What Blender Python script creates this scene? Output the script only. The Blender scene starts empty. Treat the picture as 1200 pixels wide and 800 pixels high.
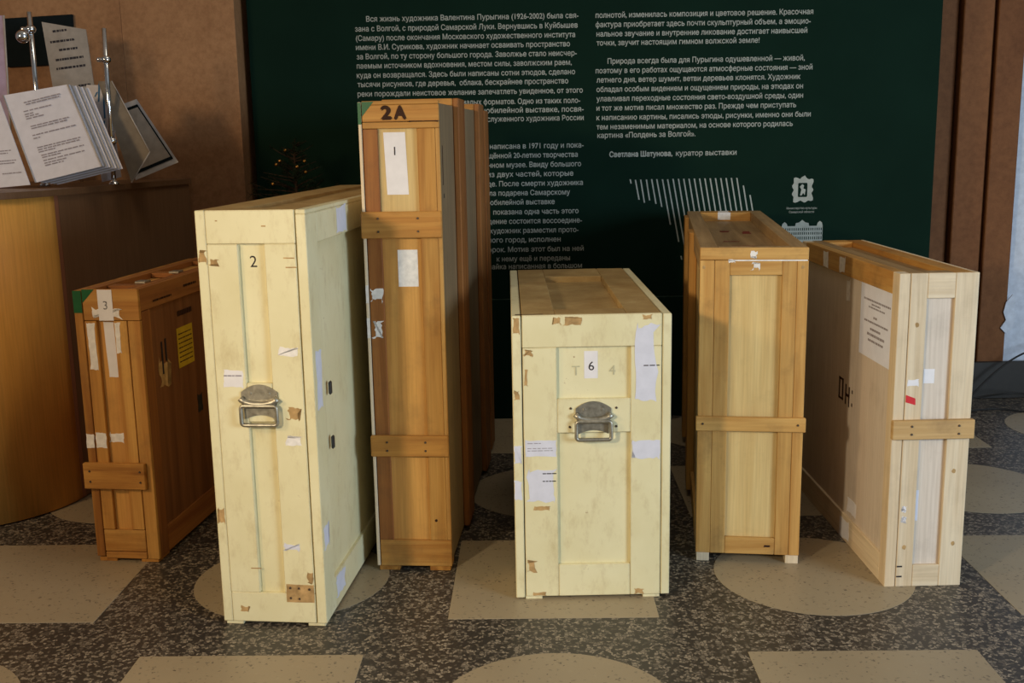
import bpy, bmesh, math, random
from mathutils import Vector, Matrix
from mathutils.geometry import delaunay_2d_cdt, interpolate_bezier
random.seed(7)
R = math.radians
scene = bpy.context.scene
COL = scene.collection

# ---------------------------------------------------------------- camera
cam = bpy.data.cameras.new('camera'); cam_o = bpy.data.objects.new('camera', cam); COL.objects.link(cam_o)
cam.sensor_width = 36.0; cam.lens = 36.0 * 1249.8 / 1200.0; cam.clip_start = 0.05; cam.clip_end = 100
pit, rol = R(10.83), R(-1.041)
fw = Vector((0, math.cos(pit), -math.sin(pit))); up = Vector((0, math.sin(pit), math.cos(pit))); rt = Vector((1, 0, 0))
r2 = rt * math.cos(rol) + up * math.sin(rol); u2 = up * math.cos(rol) - rt * math.sin(rol)
m = Matrix((r2, u2, -fw)).transposed().to_4x4(); m.translation = (0, 0, 1.35)
cam_o.matrix_world = m
scene.camera = cam_o

# ---------------------------------------------------------------- light and exposure
scene.view_settings.view_transform = 'Standard'; scene.view_settings.look = 'None'
scene.view_settings.gamma = 1.0; scene.view_settings.use_curve_mapping = False
scene.view_settings.exposure = 0.0
world = bpy.data.worlds.new('world'); scene.world = world; world.use_nodes = True
bg = world.node_tree.nodes['Background']; bg.inputs[0].default_value = (1.0, 0.94, 0.88, 1); bg.inputs[1].default_value = 0.15
def area_light(name, loc, target, size, size_y, power, col):
    l = bpy.data.lights.new(name, 'AREA'); l.shape = 'RECTANGLE'; l.size = size; l.size_y = size_y; l.energy = power; l.color = col
    o = bpy.data.objects.new(name, l); COL.objects.link(o); o.location = loc
    o.rotation_euler = (Vector(target) - Vector(loc)).to_track_quat('-Z', 'Y').to_euler()
    return o
def spot_light(name, loc, target, angle, blend, radius, power, col):
    l = bpy.data.lights.new(name, 'SPOT'); l.spot_size = R(angle); l.spot_blend = blend; l.shadow_soft_size = radius; l.energy = power; l.color = col
    o = bpy.data.objects.new(name, l); COL.objects.link(o); o.location = loc
    o.rotation_euler = (Vector(target) - Vector(loc)).to_track_quat('-Z', 'Y').to_euler()
    return o
spot_light('hall_spotlight', (-1.95, 0.1, 1.75), (0.95, 3.2, 0.35), 70, 1.0, 0.13, 262, (1.0, 0.83, 0.57))
area_light('window_daylight', (4.2, -0.5, 1.45), (0.9, 3.2, 0.3), 1.8, 1.5, 185, (0.66, 0.83, 1.0))
area_light('overhead_fill', (0.5, 3.2, 4.5), (0.5, 3.3, 0.0), 1.6, 1.2, 19, (1.0, 0.86, 0.66))  # added fill from above to brighten the crate tops, no known fitting
area_light('left_warm_fill', (-3.3, 0.9, 2.3), (-2.0, 3.9, 0.7), 0.5, 0.5, 46, (1.0, 0.70, 0.38))  # added warm fill for the counter and left floor, source made up

# ---------------------------------------------------------------- materials
MATS = {}
def new_mat(name, rough=0.6, spec=0.3, metal=0.0):
    mt = bpy.data.materials.new(name); mt.use_nodes = True; nt = mt.node_tree
    b = nt.nodes['Principled BSDF']; b.inputs['Roughness'].default_value = rough; b.inputs['Metallic'].default_value = metal
    b.inputs['Specular IOR Level'].default_value = spec
    MATS[name] = mt
    return mt, nt, b
def N(nt, t, **kw):
    n = nt.nodes.new(t)
    for k, v in kw.items(): setattr(n, k, v)
    return n
def ramp(nt, fac, stops):
    n = N(nt, 'ShaderNodeValToRGB'); e = n.color_ramp.elements
    while len(e) < len(stops): e.new(0.5)
    for el, (p, c) in zip(e, stops): el.position = p; el.color = (*c, 1) if len(c) == 3 else c
    nt.links.new(fac, n.inputs[0]); return n.outputs[0]
def mix(nt, fac, a, b, mode='MIX'):
    n = N(nt, 'ShaderNodeMix', data_type='RGBA', blend_type=mode)
    def put(s, v):
        if hasattr(v, 'links'): nt.links.new(v, s)
        elif isinstance(v, (int, float)): s.default_value = v
        else: s.default_value = (*v, 1)
    put(n.inputs[0], fac); put(n.inputs[6], a); put(n.inputs[7], b)
    return n.outputs[2]
def coords(nt, scale, rand=True):
    tc = N(nt, 'ShaderNodeTexCoord'); mp = N(nt, 'ShaderNodeMapping'); mp.inputs['Scale'].default_value = scale
    nt.links.new(tc.outputs['Object'], mp.inputs[0])
    if rand:
        oi = N(nt, 'ShaderNodeObjectInfo'); ml = N(nt, 'ShaderNodeMath', operation='MULTIPLY'); ml.inputs[1].default_value = 37.0
        nt.links.new(oi.outputs['Random'], ml.inputs[0]); cb = N(nt, 'ShaderNodeCombineXYZ')
        for i in range(3): nt.links.new(ml.outputs[0], cb.inputs[i])
        nt.links.new(cb.outputs[0], mp.inputs['Location'])
    return mp.outputs[0]
def noise(nt, vec, scale, detail=4, rough=0.55, dist=0.0):
    n = N(nt, 'ShaderNodeTexNoise'); n.inputs['Scale'].default_value = scale; n.inputs['Detail'].default_value = detail
    n.inputs['Roughness'].default_value = rough; n.inputs['Distortion'].default_value = dist
    nt.links.new(vec, n.inputs['Vector']); return n.outputs[0]
def bump(nt, b, h, strength, dist=0.002):
    n = N(nt, 'ShaderNodeBump'); n.inputs['Strength'].default_value = strength; n.inputs['Distance'].default_value = dist
    nt.links.new(h, n.inputs['Height']); nt.links.new(n.outputs[0], b.inputs['Normal'])
def plain(name, col, rough=0.6, spec=0.3, metal=0.0, var=0.12, vs=30):
    mt, nt, b = new_mat(name, rough, spec, metal)
    v = coords(nt, (1, 1, 1)); f = noise(nt, v, vs)
    dk = tuple(c * (1 - var) for c in col); lt = tuple(min(1, c * (1 + var)) for c in col)
    nt.links.new(ramp(nt, f, [(0.3, dk), (0.7, lt)]), b.inputs['Base Color']); return mt
def wood(name, light, dark, axis, contrast=1.35, dirt=0.5, dirtcol=(0.09, 0.05, 0.025), rough=0.55):
    mt, nt, b = new_mat(name, rough, 0.25)
    s = [16.0, 16.0, 16.0]; s['xyz'.index(axis)] = 0.9
    v = coords(nt, s)
    g = noise(nt, v, 1.3, 5, 0.55, 0.9)
    s2 = [150.0, 150.0, 150.0]; s2['xyz'.index(axis)] = 5
    fine = noise(nt, coords(nt, s2), 1.0, 2)
    c = ramp(nt, g, [(0.5 - 0.2 / contrast, dark), (0.5 + 0.16 / contrast, light)])
    c = mix(nt, 0.3, c, ramp(nt, fine, [(0.3, (0.55, 0.5, 0.45)), (0.65, (1, 1, 1))]), 'MULTIPLY')
    oi = N(nt, 'ShaderNodeObjectInfo')
    c = mix(nt, 0.5, c, ramp(nt, oi.outputs['Random'], [(0.0, (0.72, 0.68, 0.62)), (1.0, (1, 1, 1))]), 'MULTIPLY')
    d = noise(nt, coords(nt, (1, 1, 1)), 7, 6, 0.65)
    dm = ramp(nt, d, [(0.52, (0, 0, 0)), (0.8, (dirt, dirt, dirt))])
    c = mix(nt, dm, c, dirtcol)
    nt.links.new(c, b.inputs['Base Color']); bump(nt, b, fine, 0.25, 0.001); return mt
def wood3(name, *a, **k):
    for ax in 'xyz': wood(name + '_' + ax, a[0], a[1], ax, **k)
# honey pine, orange pine, raw pale pine, plywoods
wood3('honey', (0.62, 0.33, 0.085), (0.44, 0.19, 0.04))
wood3('orange', (0.56, 0.27, 0.06), (0.34, 0.135, 0.028))
wood3('amber', (0.66, 0.39, 0.125), (0.50, 0.25, 0.065))
wood3('pale', (0.82, 0.68, 0.48), (0.74, 0.58, 0.38), dirt=0.2)
wood3('russet', (0.40, 0.165, 0.045), (0.26, 0.09, 0.024))
wood('batten_x', (0.66, 0.44, 0.20), (0.54, 0.33, 0.13), 'x')
wood('ply_honey', (0.74, 0.39, 0.105), (0.63, 0.30, 0.075), 'z', dirt=0.3)
wood('ply_amber', (0.74, 0.55, 0.25), (0.66, 0.46, 0.19), 'z', dirt=0.25)
wood('ply_pale', (0.80, 0.70, 0.60), (0.74, 0.63, 0.52), 'z', contrast=0.6, dirt=0.2)
wood('ply_grey', (0.30, 0.21, 0.115), (0.23, 0.165, 0.095), 'z', dirt=0.4)
wood('ply_brown', (0.25, 0.10, 0.035), (0.17, 0.062, 0.02), 'z', dirt=0.4)
wood('dusty_top', (0.46, 0.30, 0.14), (0.34, 0.21, 0.09), 'y', dirt=0.5)
def cream():
    mt, nt, b = new_mat('cream_paint', 0.45, 0.35)
    v = coords(nt, (1, 1, 1))
    g = noise(nt, v, 4, 6, 0.6); c = ramp(nt, g, [(0.3, (0.71, 0.635, 0.375)), (0.7, (0.80, 0.735, 0.475))])
    grime = noise(nt, coords(nt, (1, 1, 0.45)), 22, 8, 0.72)
    c = mix(nt, ramp(nt, grime, [(0.52, (0, 0, 0)), (0.76, (0.5, 0.5, 0.5))]), c, (0.45, 0.33, 0.15))
    chips = noise(nt, coords(nt, (1, 1, 1)), 16, 10, 0.78)
    c = mix(nt, ramp(nt, chips, [(0.655, (0, 0, 0)), (0.672, (0.85, 0.85, 0.85))]), c, (0.30, 0.17, 0.07))
    bv = N(nt, 'ShaderNodeBevel', samples=4); bv.inputs['Radius'].default_value = 0.006; ge = N(nt, 'ShaderNodeNewGeometry')
    dp = N(nt, 'ShaderNodeVectorMath', operation='DOT_PRODUCT'); nt.links.new(bv.outputs[0], dp.inputs[0]); nt.links.new(ge.outputs['Normal'], dp.inputs[1])
    iv = N(nt, 'ShaderNodeMath', operation='SUBTRACT'); iv.inputs[0].default_value = 1.0; nt.links.new(dp.outputs['Value'], iv.inputs[1])
    wn = noise(nt, coords(nt, (1, 1, 1)), 30, 6, 0.7); ml = N(nt, 'ShaderNodeMath', operation='MULTIPLY'); nt.links.new(iv.outputs[0], ml.inputs[0]); nt.links.new(wn, ml.inputs[1])
    c = mix(nt, ramp(nt, ml.outputs[0], [(0.035, (0, 0, 0)), (0.12, (0.85, 0.85, 0.85))]), c, (0.36, 0.24, 0.10))
    nt.links.new(c, b.inputs['Base Color']); bump(nt, b, grime, 0.15, 0.001)
cream()
def cream_top():
    mt, nt, b = new_mat('cream_dusty', 0.6, 0.2)
    g = noise(nt, coords(nt, (1, 1, 1)), 9, 8, 0.7); c = ramp(nt, g, [(0.35, (0.32, 0.20, 0.075)), (0.62, (0.44, 0.30, 0.125)), (0.85, (0.60, 0.5, 0.27))])
    nt.links.new(c, b.inputs['Base Color'])
cream_top()
def terrazzo(name, base, chipa, chipb, scale, thr, rough):
    mt, nt, b = new_mat(name, rough, 0.4)
    tc = N(nt, 'ShaderNodeTexCoord'); mp = N(nt, 'ShaderNodeMapping'); nt.links.new(tc.outputs['Object'], mp.inputs[0])
    wn = N(nt, 'ShaderNodeTexNoise'); wn.inputs['Scale'].default_value = scale * 0.7; wn.inputs['Detail'].default_value = 2; nt.links.new(mp.outputs[0], wn.inputs['Vector'])
    va = N(nt, 'ShaderNodeMixRGB', blend_type='LINEAR_LIGHT'); va.inputs[0].default_value = 0.008; nt.links.new(mp.outputs[0], va.inputs[1]); nt.links.new(wn.outputs[1], va.inputs[2])
    vo = N(nt, 'ShaderNodeTexVoronoi', voronoi_dimensions='2D'); vo.inputs['Scale'].default_value = scale; nt.links.new(va.outputs[0], vo.inputs['Vector'])
    vd = N(nt, 'ShaderNodeTexVoronoi', voronoi_dimensions='2D', feature='DISTANCE_TO_EDGE'); vd.inputs['Scale'].default_value = scale; nt.links.new(va.outputs[0], vd.inputs['Vector'])
    sp = N(nt, 'ShaderNodeSeparateColor'); nt.links.new(vo.outputs['Color'], sp.inputs[0])
    chip = ramp(nt, sp.outputs[0], [(thr, base), (thr + 0.03, chipa), (1.0, chipb)])
    edge = ramp(nt, vd.outputs[0], [(0.06, (0, 0, 0)), (0.14, (1, 1, 1))])
    c = mix(nt, edge, base, chip)
    big = noise(nt, mp.outputs[0], 1.6, 4)
    c = mix(nt, 0.6, c, ramp(nt, big, [(0.3, (0.72, 0.7, 0.68)), (0.7, (1, 1, 1))]), 'MULTIPLY')
    nt.links.new(c, b.inputs['Base Color'])
terrazzo('terrazzo_dark', (0.042, 0.036, 0.030), (0.06, 0.051, 0.042), (0.36, 0.30, 0.225), 108, 0.42, 0.42)
terrazzo('terrazzo_light', (0.355, 0.285, 0.185), (0.38, 0.31, 0.205), (0.13, 0.10, 0.07), 150, 0.86, 0.42)
def marble(name, a, b2, sc=2.0, rough=0.3):
    mt, nt, b = new_mat(name, rough, 0.15)
    f = noise(nt, coords(nt, (1, 1, 0.6)), sc, 8, 0.62, 0.8); c = ramp(nt, f, [(0.3, a), (0.7, b2)])
    f2 = noise(nt, coords(nt, (1, 1, 1)), sc * 22, 6, 0.7)
    c = mix(nt, 0.5, c, ramp(nt, f2, [(0.35, (0.55, 0.5, 0.46)), (0.62, (1, 1, 1))]), 'MULTIPLY')
    nt.links.new(c, b.inputs['Base Color'])
marble('brown_marble', (0.25, 0.12, 0.055), (0.38, 0.205, 0.10), 2.0, 0.5)
marble('pier_marble', (0.15, 0.058, 0.022), (0.24, 0.10, 0.038), 1.5, 0.65)
plain('panel_green', (0.0055, 0.0185, 0.012), 0.7, 0.03, var=0.1, vs=3)
plain('panel_print', (0.36, 0.38, 0.34), 0.6, 0.1)
plain('panel_line', (0.06, 0.10, 0.08), 0.5)
plain('plaster', (0.42, 0.36, 0.30), 0.8)
plain('ceiling_white', (0.78, 0.75, 0.70), 0.9)
plain('white_plaster', (0.62, 0.66, 0.74), 0.8)
plain('paper', (0.78, 0.75, 0.76), 0.7, 0.15, var=0.04)
plain('paper_cool', (0.66, 0.66, 0.74), 0.7, 0.15, var=0.05)
plain('paper_sheet', (0.76, 0.78, 0.90), 0.7, 0.15, var=0.04)
plain('paper_scrap', (0.80, 0.76, 0.72), 0.8, 0.1, var=0.12, vs=60)
plain('paper_grey', (0.32, 0.27, 0.22), 0.7, 0.15)
plain('paper_lilac', (0.42, 0.34, 0.52), 0.6)
plain('ink', (0.035, 0.028, 0.03), 0.7, 0.1)
plain('ink_faint', (0.30, 0.27, 0.30), 0.7, 0.1)
plain('ink_brown', (0.045, 0.02, 0.012), 0.7, 0.1)
plain('pencil', (0.50, 0.46, 0.30), 0.8, 0.1)
plain('red_mark', (0.22, 0.045, 0.03), 0.7, 0.1)
plain('red_tape', (0.60, 0.03, 0.035), 0.4)
plain('green_tape', (0.012, 0.10, 0.03), 0.4)
plain('yellow_note', (0.55, 0.36, 0.015), 0.6)
plain('bare_wood', (0.46, 0.29, 0.125), 0.7, 0.1, var=0.3, vs=40)
plain('steel', (0.40, 0.37, 0.30), 0.45, 0.5, 0.9, var=0.3, vs=60)
plain('chrome', (0.75, 0.77, 0.80), 0.12, 0.5, 1.0, var=0.03)
plain('screw', (0.10, 0.07, 0.05), 0.5, 0.5, 0.6)
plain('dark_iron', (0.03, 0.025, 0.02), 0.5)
plain('black_board', (0.008, 0.012, 0.014), 0.7, 0.03)
plain('acrylic_smoke', (0.20, 0.165, 0.125), 0.2, 0.5)
plain('acrylic_edge', (0.42, 0.39, 0.37), 0.25, 0.5)
plain('blue_print', (0.03, 0.16, 0.36), 0.6)
plain('cord', (0.02, 0.018, 0.016), 0.6)
plain('needles', (0.012, 0.022, 0.010), 0.7, 0.1, var=0.4)
plain('bark', (0.04, 0.022, 0.012), 0.8)
plain('clay', (0.25, 0.09, 0.04), 0.7)
plain('gold', (0.40, 0.20, 0.05), 0.3, 0.5, 1.0)
wood('veneer_orange', (0.84, 0.43, 0.095), (0.77, 0.38, 0.08), 'z', contrast=0.5, dirt=0.1, rough=0.4)
wood('veneer_brown', (0.22, 0.12, 0.06), (0.175, 0.095, 0.048), 'z', contrast=0.5, dirt=0.1, rough=0.45)
wood('veneer_edge', (0.36, 0.16, 0.09), (0.30, 0.13, 0.07), 'z', contrast=0.5, dirt=0.1)

# ---------------------------------------------------------------- helpers
def mesh_obj(name, verts, faces, mat, parent=None, smooth=False):
    me = bpy.data.meshes.new(name); me.from_pydata([tuple(v) for v in verts], [], faces); me.update()
    bm = bmesh.new(); bm.from_mesh(me); bmesh.ops.recalc_face_normals(bm, faces=bm.faces); bm.to_mesh(me); bm.free()
    me.materials.append(MATS[mat])
    if smooth:
        for p in me.polygons: p.use_smooth = True
    o = bpy.data.objects.new(name, me); COL.objects.link(o); o.parent = parent; return o
def bm_obj(name, bm, mat, parent=None, smooth=False):
    me = bpy.data.meshes.new(name); bmesh.ops.recalc_face_normals(bm, faces=bm.faces); bm.to_mesh(me); bm.free()
    me.materials.append(MATS[mat])
    if smooth:
        for p in me.polygons: p.use_smooth = True
    o = bpy.data.objects.new(name, me); COL.objects.link(o); o.parent = parent; return o
def box(name, x0, x1, y0, y1, z0, z1, mat, parent=None, bev=0.0018, jit=0.0):
    bm = bmesh.new(); bmesh.ops.create_cube(bm, size=1.0)
    for v in bm.verts:
        v.co = Vector(((x0 + x1) / 2 + v.co.x * (x1 - x0), (y0 + y1) / 2 + v.co.y * (y1 - y0), (z0 + z1) / 2 + v.co.z * (z1 - z0)))
        if jit: v.co += Vector([random.uniform(-jit, jit) for _ in range(3)])
    if bev: bmesh.ops.bevel(bm, geom=list(bm.edges), offset=bev, segments=1, affect='EDGES')
    return bm_obj(name, bm, mat, parent)
def tag(o, label=None, cat=None, group=None, kind=None):
    if label: o['label'] = label
    if cat: o['category'] = cat
    if group: o['group'] = group
    if kind: o['kind'] = kind
    return o
def empty(name, loc, rz=0.0):
    o = bpy.data.objects.new(name, None); COL.objects.link(o); o.location = loc; o.rotation_euler = (0, 0, rz); o.empty_display_size = 0.1; return o
def tube_geo(pts, rad, seg=10, closed=False, V=None, F=None):
    V = [] if V is None else V; F = [] if F is None else F
    pts = [Vector(p) for p in pts]; n = len(pts); base = len(V); nrm = None
    for i, p in enumerate(pts):
        a = pts[(i - 1) % n] if (closed or i > 0) else p; b = pts[(i + 1) % n] if (closed or i < n - 1) else p
        t = (b - a).normalized()
        if nrm is None: nrm = t.orthogonal().normalized()
        nrm = (nrm - t * nrm.dot(t)).normalized(); bn = t.cross(nrm)
        r = rad[i] if isinstance(rad, (list, tuple)) else rad
        for k in range(seg):
            an = 2 * math.pi * k / seg; V.append(p + (nrm * math.cos(an) + bn * math.sin(an)) * r)
    for i in range(n if closed else n - 1):
        j = (i + 1) % n
        for k in range(seg):
            F.append((base + i * seg + k, base + i * seg + (k + 1) % seg, base + j * seg + (k + 1) % seg, base + j * seg + k))
    if not closed:
        F.append(tuple(base + k for k in range(seg))); F.append(tuple(base + (n - 1) * seg + k for k in range(seg)))
    return V, F
def tube(name, pts, rad, mat, parent=None, seg=10, closed=False):
    V, F = tube_geo(pts, rad, seg, closed); return mesh_obj(name, V, F, mat, parent, True)
# frame of a face of a crate: origin, right, up, outward
def face_frame(face, w, d, h, depth=0.0):
    if face == 'f': return Vector((0, depth, 0)), Vector((1, 0, 0)), Vector((0, 0, 1)), Vector((0, -1, 0))
    if face == 'r': return Vector((w - depth, 0, 0)), Vector((0, 1, 0)), Vector((0, 0, 1)), Vector((1, 0, 0))
    if face == 'l': return Vector((depth, 0, 0)), Vector((0, 1, 0)), Vector((0, 0, 1)), Vector((-1, 0, 0))
    if face == 't': return Vector((0, 0, h - depth)), Vector((1, 0, 0)), Vector((0, 1, 0)), Vector((0, 0, 1))
def poly_prism(name, pts2, fr, t, mat, parent, lift=0.0):
    o, ru, rv, rn = fr; n = len(pts2)
    V = [o + ru * p[0] + rv * p[1] + rn * lift for p in pts2] + [o + ru * p[0] + rv * p[1] + rn * (lift + t) for p in pts2]
    F = [tuple(range(n)), tuple(range(n, 2 * n))] + [(i, (i + 1) % n, n + (i + 1) % n, n + i) for i in range(n)]
    return mesh_obj(name, V, F, mat, parent)
def scrap(parent, dims, face, a0, a1, b0, b1, mat='paper_scrap', depth=0.0, rag=0.18, name='paper_scrap', seed=0, skew=0.0, lift=0.0002):
    rnd = random.Random(seed * 31 + int(a0 * 1000) + int(b0 * 777)); pts = []
    w, h = a1 - a0, b1 - b0; k = 8 if rag > 0.02 else 1; amp = rag * min(w, h) * 1.1
    for (p, q) in (((0, 0), (1, 0)), ((1, 0), (1, 1)), ((1, 1), (0, 1)), ((0, 1), (0, 0))):
        nx, ny = -(q[1] - p[1]), (q[0] - p[0]); sl = rnd.uniform(-0.5, 0.5); cur = rnd.uniform(0.2, 0.8)
        for i in range(k):
            t = i / k; cur = min(1, max(0, cur + rnd.uniform(-0.45, 0.45))); dd = amp * (cur + sl * (t - 0.5)) if rag else 0
            x = a0 + (p[0] + (q[0] - p[0]) * t) * w + nx * dd; y = b0 + (p[1] + (q[1] - p[1]) * t) * h + ny * dd
            pts.append((x + skew * (y - b0), y))
    return poly_prism(name, pts, face_frame(face, *dims, depth), 0.0005, mat, parent, lift)
def knot(parent, dims, face, a, b, r, mat='bare_wood', depth=0.0):
    rnd = random.Random(int(a * 5000 + b * 3000)); pts = [(a + r * math.cos(k * 0.6283) * rnd.uniform(0.8, 1.15), b + 1.2 * r * math.sin(k * 0.6283) * rnd.uniform(0.8, 1.15)) for k in range(10)]
    return poly_prism('knot', pts, face_frame(face, *dims, depth), 0.0003, mat, parent, 0.0003)
def text_mesh(name, s, size, mat, width=None, bold=0.0):
    """glyph outlines of a text, filled by winding number"""
    c = bpy.data.curves.new('tmp_text', 'FONT'); c.body = s; c.size = 1.0; c.align_x = 'CENTER'; c.align_y = 'CENTER'
    o = bpy.data.objects.new('tmp_text', c); COL.objects.link(o); dg = bpy.context.evaluated_depsgraph_get(); dg.update()
    cu = o.evaluated_get(dg).to_curve(dg); loops = []
    for sp in cu.splines:
        pts = []
        if sp.type == 'BEZIER':
            bp = sp.bezier_points; n = len(bp)
            for k in range(n):
                a, b = bp[k], bp[(k + 1) % n]
                straight = (a.handle_right - a.co).cross(b.co - a.co).length < 1e-5 and (b.handle_left - b.co).cross(b.co - a.co).length < 1e-5
                pts += [a.co.copy()] if straight else interpolate_bezier(a.co, a.handle_right, b.handle_left, b.co, 5)[:-1]
        else: pts = [p.co.to_3d() for p in sp.points]
        pts = [Vector((p.x, p.y, 0)) for p in pts]; q = [pts[0]]
        for p in pts[1:]:
            if (p - q[-1]).length > 1e-4: q.append(p)
        if len(q) > 2 and (q[0] - q[-1]).length < 1e-4: q.pop()
        if len(q) < 3: continue
        loops.append((q, sum(q[k - 1].x * q[k].y - q[k].x * q[k - 1].y for k in range(len(q))) / 2))
    o.evaluated_get(dg).to_curve_clear(); bpy.data.objects.remove(o); bpy.data.curves.remove(c)
    def winding(p, poly):
        r = 0
        for k in range(len(poly)):
            a, b = poly[k - 1], poly[k]
            if (a.y <= p.y) != (b.y <= p.y):
                if p.x < (b.x - a.x) * (p.y - a.y) / (b.y - a.y) + a.x: r += 1 if b.y > a.y else -1
        return r
    V = []; F = []; loops.sort(key=lambda l: min(p.x for p in l[0])); clusters = []
    for q, ar in loops:   # loops that overlap in x belong to one glyph
        x0 = min(p.x for p in q); x1 = max(p.x for p in q)
        if clusters and x0 < clusters[-1][1]: clusters[-1][0].append(q); clusters[-1][1] = max(clusters[-1][1], x1)
        else: clusters.append([[q], x1])
    for qs, _ in clusters:
        pts = []; eds = []
        for q in qs:
            b0 = len(pts); pts += [p.to_2d() for p in q]; eds += [(b0 + k, b0 + (k + 1) % len(q)) for k in range(len(q))]
        cv, ce, cf, _a, _b, _c = delaunay_2d_cdt(pts, eds, [], 0, 1e-6)
        base = len(V); V += [Vector((p.x, p.y, 0)) for p in cv]
        for f in cf:
            c_ = (cv[f[0]] + cv[f[1]] + cv[f[2]]) / 3
            if sum(winding(c_, q) for q in qs) != 0: F.append(tuple(base + k for k in f))
    if bold:   # heavier stroke: the same outlines again, shifted a hair
        n = len(V); V2 = []; F2 = list(F)
        for dx, dy in ((bold / size, 0), (-bold / size, 0), (0, bold / size), (0, -bold / size)):
            b0 = n + len(V2); lz = 0.00012 / size * (1 + len(V2) // n); V2 += [v + Vector((dx, dy, lz)) for v in V]; F2 += [tuple(k + b0 for k in f) for f in F]
        V += V2; F = F2
    xs = [v.x for v in V]; cx = (min(xs) + max(xs)) / 2 * size; sc = width / ((max(xs) - min(xs)) * size) if width else 1
    me = bpy.data.meshes.new(name); me.from_pydata([((v.x * size - cx) * sc, v.y * size, v.z * size) for v in V], [], F); me.update()
    me.materials.append(MATS[mat]); return me
def text_on(parent, dims, face, s, a, b, size, mat, depth=0.0, width=None, lift=0.0012, bold=0.0, name='lettering', rot=0.0):
    me = text_mesh(name, s, size, mat, width, bold); o, ru, rv, rn = face_frame(face, *dims, depth)
    if face == 'l': ru2 = -ru
    else: ru2 = ru
    cr, sr = math.cos(rot), math.sin(rot)
    for v in me.vertices:
        x, y = v.co.x * cr - v.co.y * sr, v.co.x * sr + v.co.y * cr
        v.co = o + ru * a + rv * b + ru2 * x + rv * y + rn * (lift + v.co.z)
    ob = bpy.data.objects.new(name, me); COL.objects.link(ob); ob.parent = parent; return ob
def print_lines(parent, fr, rows, mat, lift=0.0012, seed=1, name='print'):
    """rows: (a0, a1, b, height); broken dark dashes standing for print too small to read"""
    rnd = random.Random(seed); o, ru, rv, rn = fr; V = []; F = []
    for a0, a1, b, hh in rows:
        a = a0; sg = 1 if a1 > a0 else -1
        while (a1 - a) * sg > 0.003:
            l = min(rnd.uniform(0.006, 0.018), (a1 - a) * sg) * sg; n = len(V)
            for (x, y) in ((a, b), (a + l, b), (a + l, b + hh), (a, b + hh)): V.append(o + ru * x + rv * y + rn * lift)
            F.append((n, n + 1, n + 2, n + 3)); a += l + rnd.uniform(0.0015, 0.004) * sg
    o_ = mesh_obj(name, V, F, mat, parent); o_['kind'] = 'stuff'; return o_

# ---------------------------------------------------------------- setting
floor = box('floor', -7, 7, -4, 5.6, -0.1, 0.0, 'terrazzo_dark', bev=0); tag(floor, 'dark terrazzo floor with pale square and round inlays', kind='structure')
gyaw, gx, gy, gp_, gs = R(-1.2), 0.110, 3.142, 0.812, 0.742 * 0.812
sq_me = disc_me = None
for i in range(-4, 6):
    for j in range(-2, 4):
        px = gx + math.cos(gyaw) * i * gp_ - math.sin(gyaw) * j * gp_; py = gy + math.sin(gyaw) * i * gp_ + math.cos(gyaw) * j * gp_
        if py > 5.2: continue
        if (i + j) % 2 == 0:
            if sq_me is None:
                o = box('square_inlay', -gs / 2, gs / 2, -gs / 2, gs / 2, -0.004, 0.001, 'terrazzo_light', floor, 0.0005); sq_me = o.data
            else: o = bpy.data.objects.new('square_inlay', sq_me); COL.objects.link(o); o.parent = floor
        else:
            if disc_me is None:
                n = 72; V = [(gs / 2 * math.cos(2 * math.pi * k / n), gs / 2 * math.sin(2 * math.pi * k / n), z) for z in (-0.004, 0.001) for k in range(n)]
                F = [tuple(range(n)), tuple(range(n, 2 * n))] + [(k, (k + 1) % n, n + (k + 1) % n, n + k) for k in range(n)]
                o = mesh_obj('round_inlay', V, F, 'terrazzo_light', floor); disc_me = o.data
            else: o = bpy.data.objects.new('round_inlay', disc_me); COL.objects.link(o); o.parent = floor
        o.location = (px, py, 0); o.rotation_euler = (0, 0, gyaw)
tag(box('ceiling', -7, 7, -4, 5.6, 4.6, 4.7, 'ceiling_white', bev=0), kind='structure')
tag(box('wall_back', -7, 7, 5.42, 5.6, 0, 4.6, 'plaster', bev=0), kind='structure')
wl_ = empty('wall_left', (0, 0, 0)); tag(wl_, 'polished brown marble wall behind the reception counter', kind='structure')
for x0, x1 in ((-5.0, -3.9365), (-3.9355, -2.8325), (-2.8315, -1.7195), (-1.7185, -1.212)):
    box('marble_slab', x0, x1, 4.95, 5.42, 0, 4.6, 'brown_marble', wl_, 0.001)
wr_ = empty('wall_right', (0, 0, 0)); tag(wr_, 'brown marble pier with vertical grooves right of the green panel', kind='structure')
for x0, x1, y0 in ((1.95, 2.185, 5.34), (2.19, 2.335, 5.29), (2.335, 2.365, 5.345), (2.365, 2.50, 5.31)):
    box('marble_slab', x0, x1, y0, 5.42, 0, 4.6, 'pier_marble', wr_, 0.004)
box('white_plaster_strip', 2.52, 3.6, 5.37, 5.42, 0, 4.6, 'white_plaster', wr_, 0.002)

poly_prism('plaster_patch', [(2.47, 0.36), (2.50, 0.33), (2.53, 0.36), (2.545, 0.42), (2.53, 0.47), (2.55, 0.51), (2.52, 0.53), (2.49, 0.49), (2.48, 0.44), (2.495, 0.40)], (Vector((0, 5.305, 0)), Vector((1, 0, 0)), Vector((0, 0, 1)), Vector((0, -1, 0))), 0.006, 'white_plaster', wr_)
tag(box('shade_strip_right', 2.0, 3.6, 5.275, 5.30, 0, 0.19, 'dark_iron', None, 0.003), kind='structure')  # dark strip standing in for the shade at the pier's foot

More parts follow.
